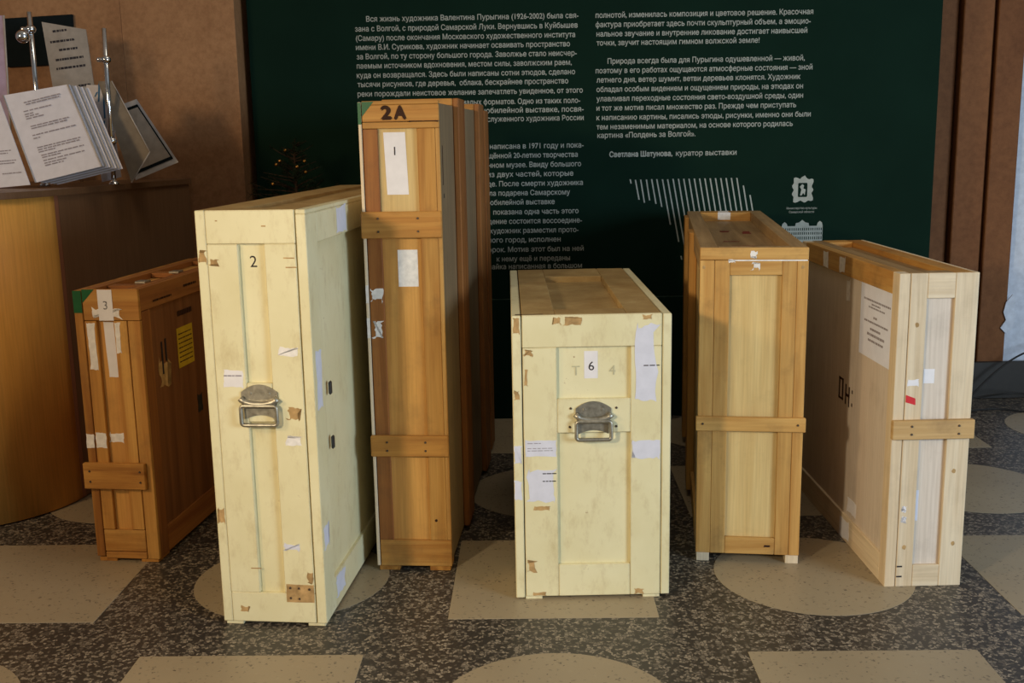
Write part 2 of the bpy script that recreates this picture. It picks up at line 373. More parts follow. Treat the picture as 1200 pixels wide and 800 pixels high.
# ---------------------------------------------------------------- green text panel
PY = 5.05
panel = empty('exhibition_panel', (0.38, PY, 0)); tag(panel, 'large dark green exhibition wall panel printed with pale Russian text', 'panel')
box('board', -1.56, 1.61, 0, 0.05, 0.593, 2.75, 'panel_green', panel, 0.001)
box('board', -1.56, 1.61, 0, 0.05, 0.0, 0.588, 'panel_green', panel, 0.001)
box('joint_strip', -1.56, 1.61, 0.002, 0.05, 0.588, 0.593, 'panel_line', panel, 0)
PF = (Vector((-0.38, 0, 0)), Vector((1, 0, 0)), Vector((0, 0, 1)), Vector((0, -1, 0)))
def ptext(s, x, z, width, size=0.0335, bold=0.0005):
    me = text_mesh('text_line', s, size, 'panel_print', width, bold)
    for v in me.vertices: v.co = Vector((x - 0.38 + v.co.x, -0.0008 - v.co.z, z + v.co.y))
    o = bpy.data.objects.new('text_line', me); COL.objects.link(o); o.parent = panel
LT = ["Вся жизнь художника Валентина Пурыгина (1926-2002) была свя-", "зана с Волгой, с природой Самарской Луки. Вернувшись в Куйбышев",
 "(Самару) после окончания Московского художественного института", "имени В.И. Сурикова, художник начинает осваивать пространство",
 "за Волгой, по ту сторону большого города. Заволжье стало неисчер-", "паемым источником вдохновения, местом силы, заволжским раем,",
 "куда он возвращался. Здесь были написаны сотни этюдов, сделано", "тысячи рисунков, где деревья,  облака, бескрайнее пространство",
 "реки порождали неистовое желание запечатлеть увиденное, от этого"]
LP = [(-0.154, 1.8892, 0.9678), (-0.1823, 1.8466, 1.016), (-0.1872, 1.8053, 1.0021), (-0.2, 1.7648, 0.9803), (-0.1835, 1.7236, 1.0092), (-0.1963, 1.6825, 0.9873), (-0.1896, 1.6405, 1.0046), (-0.2044, 1.5999, 0.9707), (-0.172, 1.5571, 1.0393)]
RT = ["полнотой, изменилась композиция и цветовое решение. Красочная", "фактура приобретает здесь почти скульптурный объем, а эмоцио-",
 "нальное звучание и внутренние ликование достигает наивысшей", "точки, звучит настоящим гимном волжской земле!",
 "Природа всегда была для Пурыгина одушевленной — живой,", "поэтому в его работах ощущаются атмосферные состояния — зной",
 "летнего дня, ветер шумит, ветви деревьев клонятся. Художник", "обладал особым видением и ощущением природы, на этюдах он",
 "улавливал переходные состояния свето-воздушной среды, один", "и тот же мотив писал множество раз. Прежде чем приступать",
 "к написанию картины, писались этюды, рисунки, именно они были", "тем незаменимым материалом, на основе которого родилась", "картина «Полдень за Волгой»."]
RP = [(0.9037, 1.8875, 0.9919), (0.8985, 1.8464, 0.9818), (0.8933, 1.8052, 0.9638), (0.7846, 1.7656, 0.7463), (0.9148, 1.6838, 0.9056), (0.9057, 1.6421, 0.9974), (0.8808, 1.6006, 0.9399), (0.8873, 1.5583, 0.9532), (0.888, 1.5161, 0.9549), (0.8728, 1.474, 0.9247), (0.9071, 1.4308, 0.9935), (0.8661, 1.3889, 0.9118), (0.6424, 1.3501, 0.4565)]
MT = ["малых форматов. Одно из таких поло-", "на юбилейной выставке, посвя-", "служенного художника России", "написана в 1971 году и пока-", "щённой 20-летию творчества",
 "нном музее. Ввиду большого", "из двух частей, которые", "де. После смерти художника", "ла подарена Самарскому", "юбилейной выставке", "показана одна часть этого", "дение состоится воссоедине-",
 "художник разместил прото-", "ного город, исполнен", "орок. Мотив этот был на ней", "к нему ещё и переданы", "лайка написанная в большом"]
MP = [(0.0615, 1.5115, 0.5482), (0.0984, 1.4723, 0.5056), (0.1275, 1.4331, 0.447), (0.1318, 1.3084, 0.4372), (0.1133, 1.2657, 0.418), (0.1207, 1.2223, 0.4346), (0.1001, 1.1793, 0.4034), (0.1215, 1.1354, 0.4481), (0.0948, 1.0922, 0.3807), (0.058, 1.0491, 0.3091), (0.1237, 1.004, 0.402), (0.119, 0.96, 0.443), (0.1144, 0.9158, 0.4195), (0.0673, 0.8723, 0.3434), (0.1213, 0.8268, 0.4533), (0.1085, 0.7824, 0.3486), (0.1161, 0.7456, 0.4465)]
for T, Pp in ((LT, LP), (RT, RP), (MT, MP)):
    for s, (x, z, w) in zip(T, Pp): ptext(s, x, z, w)
ptext('Светлана Шатунова,', 0.617, 1.2618, 0.295, 0.0335, 0.0013); ptext('куратор выставки', 0.922, 1.2618, 0.283)
STR = [(0.5676, 1.1472, 0.5717, 1.1273), (0.5921, 1.1442, 0.6095, 1.0516), (0.6168, 1.1451, 0.635, 1.0369), (0.6435, 1.1446, 0.6591, 1.0475), (0.6682, 1.1461, 0.6892, 1.0307), (0.6922, 1.1456, 0.7168, 1.0159), (0.7189, 1.1445, 0.7581, 0.9318), (0.743, 1.1441, 0.7984, 0.8504), (0.7683, 1.1456, 0.8335, 0.79)]
x = 0.7937
while x < 1.05: STR.append((x, 1.145, x + 0.061, 0.81)); x += 0.0248
STR += [(1.0674, 1.1447, 1.115, 0.87), (1.0988, 1.1087, 1.137, 0.90), (1.1311, 1.0642, 1.155, 0.94), (0.8097, 0.783, 0.8139, 0.7651)]
for x0, z0, x1, z1 in STR:
    t = 0.0032; poly_prism('stripe', [(x0 - t, z0), (x0 + t, z0), (x1 + t, z1), (x1 - t, z1)], PF, 0.0004, 'panel_print', panel, 0.0004)
# crest: ornate frame around a dark shield
def ring_plate(name, outer, inner, mat):
    o, ru, rv, rn = PF; n = len(outer); V = [o + ru * p[0] + rv * p[1] + rn * 0.0008 for p in outer + inner]
    return mesh_obj(name, V, [(i, (i + 1) % n, n + (i + 1) % n, n + i) for i in range(n)], mat, panel)
outer = []; inner = []; cx, cz = 1.378, 1.083
for k in range(48):
    a = 2 * math.pi * k / 48; c, s = math.cos(a), math.sin(a); q = 1 / max(abs(c) / 0.046, abs(s) / 0.054)
    wob = 1 + 0.09 * math.cos(9 * a) + (0.16 if abs(a - math.pi / 2) < 0.2 else 0)
    outer.append((cx + c * q * wob, cz + s * q * wob)); qi = 1 / max(abs(c) / 0.022, abs(s) / 0.033); inner.append((cx + c * qi, cz + s * qi))
ring_plate('crest', outer, inner, 'panel_print')
poly_prism('crest_figure', [(1.366, 1.058), (1.372, 1.085), (1.364, 1.098), (1.375, 1.110), (1.384, 1.104), (1.381, 1.09), (1.392, 1.085), (1.388, 1.058), (1.381, 1.07), (1.374, 1.058)], PF, 0.0004, 'panel_print', panel, 0.0004)
ptext('Министерство культуры', 1.376, 0.998, 0.142, 0.014, 0); ptext('Самарской области', 1.376, 0.980, 0.118, 0.014, 0)
# palace drawing: facade silhouette with dark window slots
poly_prism('palace_facade', [(1.285, 0.78), (1.478, 0.78), (1.478, 0.915), (1.474, 0.93), (1.464, 0.937), (1.454, 0.928), (1.45, 0.914), (1.414, 0.914), (1.411, 0.928), (1.396, 0.931), (1.381, 0.943), (1.366, 0.931), (1.351, 0.928), (1.348, 0.914), (1.312, 0.914), (1.308, 0.926), (1.298, 0.934), (1.288, 0.926), (1.285, 0.914)], PF, 0.0004, 'panel_print', panel, 0.0002)
V = []; F = []
for zr, hh in ((0.893, 0.012), (0.873, 0.012), (0.850, 0.014), (0.822, 0.016)):
    for k in range(19):
        xx = 1.292 + k * 0.0099; n = len(V)
        for dx, dz in ((0, 0), (0.004, 0), (0.004, hh), (0, hh)): V.append(PF[0] + Vector((xx + dx, -0.0010, zr + dz)))
        F.append((n, n + 1, n + 2, n + 3))
mesh_obj('palace_windows', V, F, 'panel_green', panel)

# ---------------------------------------------------------------- crates
def handle(parent, xc, zc):
    fr = (Vector((xc, 0, zc)), Vector((1, 0, 0)), Vector((0, 0, 1)), Vector((0, -1, 0)))
    pts = []
    for k in range(13):
        t = -1 + 2 * k / 12; pts.append((t * 0.051, 0.034 + 0.021 * (1 - t * t)))
    pts += [(0.052, 0.012), (0.046, -0.004), (0.044, -0.042)] + [(0.044 - 0.088 * k / 8, -0.042 + 0.012 * math.sin(math.pi * k / 8)) for k in range(1, 8)] + [(-0.044, -0.042), (-0.046, -0.004), (-0.052, 0.012)]
    h = poly_prism('handle', pts, fr, 0.004, 'steel', parent)
    h['label'] = 'worn steel drop handle on a screwed plate'
    for sx in (-1, 1):
        o = bpy.data.objects.new('screw', SCREW); COL.objects.link(o); o.parent = h; o.location = (xc + sx * 0.026, -0.004, zc + 0.030)
    lip = [(xc - 0.052 + 0.104 * k / 14, -0.010, zc + 0.018 - 0.017 * math.sin(math.pi * k / 14) ** 0.5) for k in range(15)]
    tube('lip', lip, [0.0095] + [0.0085] * 13 + [0.0095], 'steel', h, 8)
    loop = []
    for (cx_, cz_, a0) in ((0.042, -0.010, 0), (-0.042, -0.010, 90), (-0.042, -0.048, 180), (0.042, -0.048, 270)):
        for k in range(5):
            a = R(a0 + 22.5 * k); loop.append((xc + cx_ + 0.008 * math.cos(a), -0.016, zc + cz_ + 0.008 * math.sin(a)))
    tube('bail', loop, 0.0056, 'steel', h, 8, True)
    return h
bm = bmesh.new(); bmesh.ops.create_cone(bm, cap_ends=True, segments=12, radius1=0.006, radius2=0.004, depth=0.003, matrix=Matrix.Rotation(math.pi / 2, 4, 'X'))
SCREW = bpy.data.meshes.new('screw'); bm.to_mesh(SCREW); bm.free(); SCREW.materials.append(MATS['steel'])
bm = bmesh.new(); bmesh.ops.create_cone(bm, cap_ends=True, segments=10, radius1=0.0038, radius2=0.003, depth=0.003, matrix=Matrix.Rotation(math.pi / 2, 4, 'X'))
NAIL = bpy.data.meshes.new('screw_head'); bm.to_mesh(NAIL); bm.free(); NAIL.materials.append(MATS['screw'])
def nails(parent, pts, y):
    for x, z in pts:
        o = bpy.data.objects.new('screw_head', NAIL); COL.objects.link(o); o.parent = parent; o.location = (x, y, z)
def crate(label, cat, x, y, yaw, w, d, h):
    e = empty('transport_crate', (x, y, 0), R(yaw)); tag(e, label, cat, 'numbered art transport crates on the floor'); return e
def boards_front(e, lst, th=0.014, y=0.0):
    for nm, x0, x1, z0, z1, mt in lst: box(nm, x0, x1, y, y + th, z0, z1, mt, e, 0.0016, 0.0004)
def boards_top(e, h, lst, th=0.012):
    for nm, x0, x1, y0, y1, mt in lst: box(nm, x0, x1, y0, y1, h - th, h, mt, e, 0.0016, 0.0004)
def boards_side(e, xa, xb, lst):
    for nm, y0, y1, z0, z1, mt in lst: box(nm, xa, xb, y0, y1, z0, z1, mt, e, 0.0016, 0.0004)
def feet(e, w, d, fh, mat, fw=0.05, inset=0.006):
    for x0 in (inset, w - inset - fw):
        for y0 in (0.004, d - 0.09): box('foot', x0, x0 + fw, y0, y0 + 0.085, 0, fh + 0.002, mat, e, 0.001)

# --- crate 3: low orange crate beside the counter
w, d, h = 0.215, 0.90, 0.905; D = (w, d, h); fh = 0.012
e = crate('low orange-brown crate numbered 3 with a green taped corner, beside the counter', 'crate', -1.381, 3.33, -6.57, w, d, h)
box('carcass', 0.032, w - 0.012, 0.013, d - 0.012, fh, h - 0.02, 'ply_honey', e, 0.001)
box('lid', 0.0, 0.028, 0.0, d, fh + 0.006, h - 0.004, 'orange_z', e, 0.002)
boards_front(e, [('top_rail', 0.031, w, 0.806, h, 'honey_x'), ('stile', 0.031, 0.070, 0.112, 0.804, 'orange_z'), ('stile', 0.128, 0.171, 0.112, 0.804, 'honey_z'), ('corner_strip', 0.174, w, fh, 0.804, 'honey_z'),
                 ('bottom_rail', 0.031, 0.172, 0.036, 0.110, 'honey_x'), ('sill', 0.031, 0.172, fh, 0.034, 'honey_x')])
b = box('batten', -0.012, 0.196, -0.018, 0.0, 0.255, 0.341, 'orange_x', e, 0.002); nails(b, [(0.01, 0.28), (0.01, 0.315), (0.18, 0.28), (0.18, 0.315)], -0.019)
boards_side(e, w - 0.012, w, [('stile', 0.014, 0.075, fh, h - 0.075, 'russet_z'), ('rail', 0.014, d, h - 0.073, h - 0.001, 'russet_y'), ('rail', 0.077, d - 0.075, fh, 0.10, 'russet_y'), ('stile', d - 0.073, d, fh, h - 0.075, 'russet_z')])
box('side_panel', w - 0.014, w - 0.007, 0.07, d - 0.07, 0.09, h - 0.07, 'ply_brown', e, 0)
boards_top(e, h, [('rim', 0.031, 0.065, 0.014, d, 'russet_y'), ('rim', w - 0.045, w - 0.013, 0.014, d, 'russet_y')], 0.02)
for yy in (0.10, 0.42, 0.78): box('cross_bar', 0.066, w - 0.046, yy, yy + 0.05, h - 0.018, h - 0.002, 'russet_x', e)
for yy in (0.14, 0.40): box('metal_clip', w - 0.075, w - 0.04, yy, yy + 0.045, h - 0.001, h + 0.006, 'steel', e, 0.001)
scrap(e, D, 'f', 0.0, 0.028, 0.83, 0.901, 'green_tape', 0, 0, 'green_tape')
poly_prism('green_tape', [(0.031, 0.905), (0.072, 0.905), (0.031, 0.862)], face_frame('f', *D), 0.0005, 'green_tape', e, 0.0003)
l = scrap(e, D, 'f', 0.082, 0.130, 0.806, 0.904, 'paper', 0, 0, 'paper_label', lift=0.0007); text_on(l, D, 'f', '3', 0.106, 0.853, 0.038, 'ink', name='number')
scrap(e, D, 'f', 0.060, 0.160, 0.808, 0.85, 'paper_scrap', 0, 0.25, seed=3)
scrap(e, D, 'f', 0.092, 0.126, 0.62, 0.80, 'paper', 0.013, 0.03, seed=4, skew=-0.03)
scrap(e, D, 'f', 0.036, 0.066, 0.645, 0.80, 'paper_scrap', 0, 0.12, seed=5); scrap(e, D, 'f', 0.130, 0.15, 0.70, 0.80, 'paper_scrap', 0, 0.2, seed=6)
scrap(e, D, 'f', 0.032, 0.070, 0.388, 0.44, 'paper_scrap', 0, 0.12, seed=7); scrap(e, D, 'f', 0.0, 0.028, 0.388, 0.435, 'paper_scrap', 0, 0.08, seed=8); scrap(e, D, 'f', 0.071, 0.127, 0.40, 0.44, 'paper_scrap', 0.013, 0.15, seed=9)
l = scrap(e, D, 'r', 0.275, 0.405, 0.592, 0.73, 'yellow_note', 0.007, 0, 'yellow_note'); print_lines(l, face_frame('r', *D, 0.007), [(0.285, 0.395, 0.61 + 0.016 * k, 0.004) for k in range(7)], 'ink_brown', seed=2)
scrap(e, D, 'r', 0.115, 0.215, 0.55, 0.66, 'bare_wood', 0.007, 0.3, 'torn_label', seed=10)
for a, b0, b1 in ((0.145, 0.60, 0.71), (0.175, 0.64, 0.715)): scrap(e, D, 'r', a, a + 0.012, b0, b1, 'ink', 0.007, 0.1, 'ink_stroke', lift=0.001)
print_lines(e, face_frame('r', *D, 0.0), [(0.10, 0.24, 0.85, 0.006), (0.34, 0.45, 0.865, 0.008)], 'ink_brown', seed=3, name='stencil')
print_lines(e, face_frame('r', *D, 0.007), [(0.29, 0.41, 0.77, 0.018)], 'ink_brown', seed=9, name='stencil')
scrap(e, D, 'r', 0.405, 0.455, 0.40, 0.47, 'dark_iron', 0.007, 0.15, 'iron_catch'); feet(e, w, d, fh, 'orange_y', 0.06)

# --- crate 2: tall cream crate with handle
w, d, h = 0.301, 1.50, 1.174; D = (w, d, h); fh = 0.010; C_ = 'cream_paint'
e = crate('tall cream painted crate numbered 2 with a steel handle', 'crate', -0.836, 2.844, -5.93, w, d, h)
box('carcass', 0.012, 0.268, 0.012, d - 0.012, fh, h - 0.012, C_, e, 0.001)
boards_front(e, [('side_edge', 0.0, 0.027, fh, h, C_), ('top_rail', 0.0275, 0.270, 1.085, h, C_), ('bottom_rail', 0.0275, 0.270, fh, 0.098, C_), ('stile', 0.0275, 0.112, 0.0985, 1.0845, C_), ('stile', 0.184, 0.270, 0.0985, 1.0845, C_), ('cross_rail', 0.1125, 0.1835, 0.597, 0.706, C_)])
# lid on the right flank: frame boards of full thickness and a recessed panel
xl = 0.2735
boards_side(e, xl, w, [('lid_stile', 0.0, 0.10, fh, h - 0.012, C_), ('lid_stile', d - 0.10, d, fh, h - 0.012, C_), ('lid_rail', 0.1005, d - 0.1005, 1.078, h - 0.012, C_), ('lid_rail', 0.1005, d - 0.1005, fh, 0.105, C_)])
box('lid_panel', xl, w - 0.010, 0.09, d - 0.09, 0.09, 1.09, C_, e, 0); box('lid_edge', xl, w, 0, d, h - 0.012, h, C_, e, 0.0015)
boards_side(e, 0.0, 0.012, [('stile', 0.014, 0.08, fh, h - 0.012, C_), ('stile', d - 0.08, d, fh, h - 0.012, C_), ('rail', 0.08, d - 0.08, 1.09, h - 0.012, C_), ('rail', 0.08, d - 0.08, fh, 0.10, C_)])
boards_top(e, h, [('top_board', 0.0, 0.105, 0.014, d, 'cream_dusty'), ('top_board', 0.18, 0.2705, 0.014, d, 'cream_dusty'), ('top_board', 0.1055, 0.1795, 0.014, 0.09, 'cream_dusty'), ('top_board', 0.1055, 0.1795, d - 0.09, d, 'cream_dusty')])
box('top_panel', 0.10, 0.185, 0.08, d - 0.08, h - 0.02, h - 0.0105, 'cream_dusty', e, 0)
handle(e, 0.147, 0.648)
text_on(e, D, 'f', '2', 0.149, 1.035, 0.044, 'ink', 0.013, name='number')
for seed, (a0, a1, b0, b1) in enumerate([(0.188, 0.269, 0.072, 0.126), (0.250, 0.269, 0.127, 0.166), (0.215, 0.262, 0.60, 0.64), (0.0285, 0.06, 1.025, 1.045), (0.002, 0.026, 1.03, 1.07), (0.002, 0.024, 0.30, 0.35), (0.05, 0.08, 0.04, 0.06)]):
    s_ = scrap(e, D, 'f', a0, a1, b0, b1, 'bare_wood', 0, 0.03 if seed < 1 else 0.3, 'bare_patch', seed=seed)
    if seed == 0: nails(s_, [(0.20, 0.115), (0.225, 0.114), (0.255, 0.112), (0.20, 0.085), (0.225, 0.083)], -0.001)
l = scrap(e, D, 'f', 0.046, 0.104, 0.69, 0.745, 'paper', 0, 0.1, seed=12); print_lines(l, face_frame('f', *D), [(0.05, 0.10, 0.725, 0.0035)], 'ink_faint', seed=4)
scrap(e, D, 'f', 0.145, 0.183, 0.225, 0.30, 'paper_cool', 0.013, 0.12, seed=13); scrap(e, D, 'f', 0.186, 0.235, 0.222, 0.25, 'paper_cool', 0, 0.25, seed=14)
scrap(e, D, 'f', 0.205, 0.262, 0.78, 0.81, 'paper_scrap', 0, 0.25, seed=15); scrap(e, D, 'f', 0.21, 0.262, 0.53, 0.56, 'paper_scrap', 0, 0.25, seed=16)
scrap(e, D, 'r', 0.02, 0.08, 0.62, 0.79, 'paper_cool', 0, 0.15, seed=17); scrap(e, D, 'r', 0.01, 0.07, 0.22, 0.30, 'paper_cool', 0, 0.2, seed=18); scrap(e, D, 'r', 0.30, 0.42, 1.082, 1.165, 'paper_cool', 0, 0.1, seed=19); scrap(e, D, 'r', 0.10, 0.22, 0.03, 0.10, 'paper_cool', 0, 0.25, seed=20)
for zz in (0.66, 0.50): 
    k_ = box('iron_catch', w - 0.002, w + 0.006, 0.138, 0.156, zz - 0.020, zz + 0.020, 'dark_iron', e, 0.004)
for xx, zz, ln in ((0.055, 1.145, 0.006), (0.18, 1.13, 0.012), (0.235, 1.045, 0.03), (0.24, 1.02, 0.03), (0.09, 0.17, 0.03)): scrap(e, D, 'f', xx, xx + ln, zz, zz + 0.0035, 'bare_wood', 0, 0.1, 'scratch', seed=int(xx * 999))
feet(e, w, d, fh, C_, 0.05)

# --- crate 1: tallest honey coloured crate stamped 2A
w, d, h = 0.240, 1.434, 1.462; D = (w, d, h); fh = 0.016
e = crate('tallest crate, narrow honey-brown wood with cross battens, stamped 2A and numbered 1', 'crate', -0.442, 3.212, -4.58, w, d, h)
box('carcass', 0.012, w - 0.006, 0.013, d - 0.012, fh, h - 0.008, 'ply_grey', e, 0.001)
box('lid', 0.0, 0.0095, 0.0, d, fh, 1.398, 'pale_z', e, 0.0015); box('lid_cap', 0.0, 0.0095, 0.0, d, 1.401, h - 0.003, 'pale_y', e, 0.0015)
boards_front(e, [('top_board', 0.012, w, 1.402, 1.450, 'honey_x'), ('top_edge', 0.012, w, 1.451, h, 'honey_x'), ('top_rail', 0.012, w, 1.382, 1.400, 'honey_x'), ('stile', 0.012, 0.056, 0.103, 1.381, 'russet_z'), ('stile', 0.174, 0.2275, 0.103, 1.381, 'honey_z'), ('corner_strip', 0.228, w, 0.103, 1.381, 'amber_z'), ('bottom_rail', 0.012, w, fh, 0.1025, 'honey_x')])
box('front_panel', 0.055, 0.175, 0.010, 0.014, 0.10, 1.10, 'ply_honey', e, 0); box('front_panel', 0.055, 0.175, 0.010, 0.014, 1.10, 1.384, 'ply_amber', e, 0)
for (z0, z1, mt) in ((1.060, 1.139, 'honey_x'), (0.381, 0.448, 'orange_x')):
    b = box('batten', -0.002, w + 0.002, -0.016, 0.0, z0, z1, mt, e, 0.003); nails(b, [(0.05, z0 + 0.02), (0.05, z1 - 0.02), (0.17, z0 + 0.02), (0.17, z1 - 0.02)], -0.017)
for y0, y1 in ((0.36, 0.52), (0.98, 1.15)):
    box('side_batten', w - 0.006, w + 0.014, y0, y1, fh, h + 0.016, 'russet_z', e, 0.003); box('top_batten', 0.0, w - 0.0065, y0, y1, h - 0.008, h + 0.016, 'honey_x', e, 0.003)
box('corner_post', w - 0.006, w + 0.004, d - 0.14, d, fh, h - 0.002, 'russet_z', e, 0.002)
text_on(e, D, 'f', '2', 0.085, 1.4255, 0.052, 'ink_brown', 0, width=0.034, bold=0.003, name='stamp'); text_on(e, D, 'f', 'A', 0.126, 1.4255, 0.052, 'ink_brown', 0, width=0.038, bold=0.003, name='stamp')
poly_prism('green_tape', [(0.0, 1.458), (0.0095, 1.458), (0.0095, 1.395), (0.0, 1.395)], face_frame('f', *D), 0.0005, 'green_tape', e, 0.0003)
poly_prism('green_tape', [(0.0125, 1.46), (0.048, 1.46), (0.0125, 1.418)], face_frame('f', *D), 0.0005, 'green_tape', e, 0.0003)
l = scrap(e, D, 'f', 0.077, 0.142, 1.188, 1.371, 'paper', 0.010, 0, 'paper_label', skew=-0.03); text_on(l, D, 'f', '1', 0.104, 1.315, 0.036, 'ink', 0.010, name='number')
scrap(e, D, 'f', 0.101, 0.162, 0.911, 1.023, 'paper_scrap', 0.010, 0, 'paper_label')
for i, (z0, z1) in enumerate(((0.862, 0.907), (0.754, 0.807))):
    scrap(e, D, 'f', 0.013, 0.054, z0, z1, 'paper_scrap', 0, 0.3, seed=21 + i); scrap(e, D, 'f', 0.0, 0.0095, z0, z1 + 0.01, 'paper_scrap', 0, 0.1, seed=31 + i)
knot(e, D, 'f', 0.194, 0.169, 0.004, 'ink_brown')
scrap(e, D, 'r', 0.10, 0.115, 1.17, 1.185, 'ink', 0.006, 0.2, 'bolt_hole'); scrap(e, D, 'r', 0.09, 0.10, 1.21, 1.33, 'ink_brown', 0.006, 0.2, 'scratch'); scrap(e, D, 'f', 0.15, 0.238, 1.3985, 1.404, 'ink_brown', 0, 0.3, 'crack', lift=0.0004)
feet(e, w, d, fh, 'orange_y', 0.065)

# --- crate 6: squat wide cream crate
w, d, h = 0.454, 1.06, 0.855; D = (w, d, h); fh = 0.010
e = crate('wide low cream painted crate numbered 6 with a steel handle', 'crate', -0.001, 2.97, 0.11, w, d, h)
box('carcass', 0.030, w - 0.028, 0.012, d - 0.012, fh, h - 0.032, C_, e, 0.001)
box('lid', 0.0, 0.0265, 0.0, d, fh - 0.004, h - 0.001, C_, e, 0.002)
boards_front(e, [('top_rail', 0.0295, 0.4265, 0.762, h, C_), ('stile', 0.0295, 0.127, fh, 0.7615, C_), ('stile', 0.338, 0.4265, fh, 0.7615, C_), ('cross_rail', 0.1275, 0.3375, 0.510, 0.611, C_), ('bottom_rail', 0.1275, 0.3375, fh, 0.108, C_)], 0.012)
box('side_wall', 0.4285, w, 0.0, d, fh, h - 0.001, C_, e, 0.002)
boards_top(e, h, [('top_board', 0.0295, 0.124, 0.013, d, 'cream_dusty'), ('top_board', 0.328, 0.4265, 0.013, d, 'cream_dusty'), ('top_board', 0.1245, 0.3275, 0.013, 0.105, 'cream_dusty'), ('top_board', 0.1245, 0.3275, 0.84, d, 'cream_dusty')], 0.022)
box('top_panel', 0.12, 0.332, 0.10, 0.845, h - 0.03, h - 0.020, 'cream_dusty', e, 0)
handle(e, 0.231, 0.549)
nails(e, [(0.166, 0.583), (0.163, 0.528), (0.297, 0.583), (0.297, 0.528)], -0.001)
l = scrap(e, D, 'f', 0.206, 0.245, 0.668, 0.748, 'paper', 0.012, 0, 'paper_label'); text_on(l, D, 'f', '6', 0.2265, 0.703, 0.037, 'ink', 0.012, name='number')
for s_, xx in (('T', 0.182), ('4', 0.286)): text_on(e, D, 'f', s_, xx, 0.690, 0.04, 'pencil', 0.012, name='pencil_mark')
l = scrap(e, D, 'f', 0.350, 0.422, 0.60, 0.83, 'paper_cool', 0, 0.22, seed=41); print_lines(l, face_frame('f', *D), [(0.375, 0.42, 0.704, 0.003)], 'ink', seed=5)
scrap(e, D, 'f', 0.342, 0.424, 0.425, 0.485, 'paper_cool', 0, 0.18, seed=42)
l = scrap(e, D, 'f', 0.034, 0.125, 0.44, 0.492, 'paper_cool', 0, 0.06, seed=43); print_lines(l, face_frame('f', *D), [(0.04, 0.08, 0.48, 0.002), (0.04, 0.115, 0.465, 0.002), (0.04, 0.115, 0.458, 0.002)], 'ink_faint', seed=6)
l = scrap(e, D, 'f', 0.034, 0.126, 0.30, 0.405, 'paper_cool', 0, 0.12, seed=44); print_lines(l, face_frame('f', *D), [(0.083, 0.124, 0.388, 0.003), (0.083, 0.124, 0.365, 0.003)], 'ink', seed=7)
scrap(e, D, 'f', 0.0, 0.026, 0.42, 0.475, 'paper_cool', 0, 0.15, seed=45); scrap(e, D, 'f', 0.0, 0.026, 0.31, 0.37, 'paper_cool', 0, 0.2, seed=46)
for i, (a0, a1, b0, b1) in enumerate([(0.055, 0.105, 0.275, 0.292), (0.032, 0.065, 0.085, 0.125), (0.032, 0.06, 0.735, 0.758), (0.115, 0.14, 0.825, 0.85), (0.145, 0.20, 0.825, 0.85), (0.37, 0.40, 0.838, 0.853), (0.001, 0.022, 0.80, 0.85), (0.002, 0.020, 0.61, 0.64), (0.033, 0.045, 0.65, 0.70), (0.35, 0.38, 0.012, 0.03), (0.05, 0.09, 0.012, 0.024)]):
    scrap(e, D, 'f', a0, a1, b0, b1, 'bare_wood', 0, 0.25, 'bare_patch', seed=50 + i)
scrap(e, D, 't', 0.01, 0.09, 0.016, 0.024, 'ink_brown', 0, 0.1, 'scratch'); feet(e, w, d, fh, C_, 0.05, 0.028)

# --- crate 5: pine crate with a batten round the middle
w, d, h = 0.323, 1.60, 1.009; D = (w, d, h); fh = 0.028
e = crate('amber pine crate with framed panels and middle batten, second from right', 'crate', 0.579, 3.244, -7.96, w, d, h)
box('carcass', 0.012, w - 0.012, 0.014, d - 0.012, fh, h - 0.052, 'ply_amber', e, 0.001)
A = 'amber'
boards_front(e, [('top_board', 0.0, w, 0.972, h, A + '_x'), ('corner_strip', 0.0, 0.044, fh, 0.9705, A + '_z'), ('corner_strip', 0.290, w, fh, 0.9705, A + '_z'), ('stile', 0.0445, 0.090, fh, 0.9705, A + '_z'), ('stile', 0.246, 0.2895, fh, 0.9705, A + '_z'), ('top_rail', 0.0905, 0.2455, 0.925, 0.9705, A + '_x'), ('bottom_rail', 0.0905, 0.2455, fh, 0.083, A + '_x')])
b = box('batten', -0.006, w + 0.006, -0.016, 0.0, 0.437, 0.482, A + '_x', e, 0.002); nails(b, [(0.015, 0.46), (0.305, 0.46)], -0.017)
boards_side(e, 0.0, 0.012, [('stile', 0.0145, 0.09, fh, h - 0.075, 'ply_grey'), ('rail', 0.0145, d, h - 0.074, h - 0.001, 'dusty_top'), ('rail', 0.09, d, fh, 0.10, 'amber_y')])
for y0 in (0.62, 1.34): box('side_batten', -0.016, 0.011, y0, y0 + 0.16, fh, h - 0.01, 'honey_z', e, 0.002)
boards_side(e, w - 0.012, w, [('stile', 0.0145, 0.09, fh, h - 0.075, 'amber_z'), ('rail', 0.0145, d, h - 0.074, h - 0.001, 'amber_y'), ('rail', 0.09, d, fh, 0.10, 'amber_y'), ('stile', d - 0.09, d, 0.1, h - 0.075, 'amber_z')])
boards_top(e, h, [('rim', 0.0, 0.054, 0.0145, d, 'dusty_top'), ('rim', 0.272, w, 0.0145, d, 'dusty_top'), ('rim', 0.0545, 0.2715, 1.50, d, 'honey_x'), ('rim', 0.0545, 0.2715, 0.0145, 0.05, 'dusty_top')], 0.04)
box('top_panel', 0.05, 0.276, 0.04, 1.51, h - 0.05, h - 0.038, 'dusty_top', e, 0)
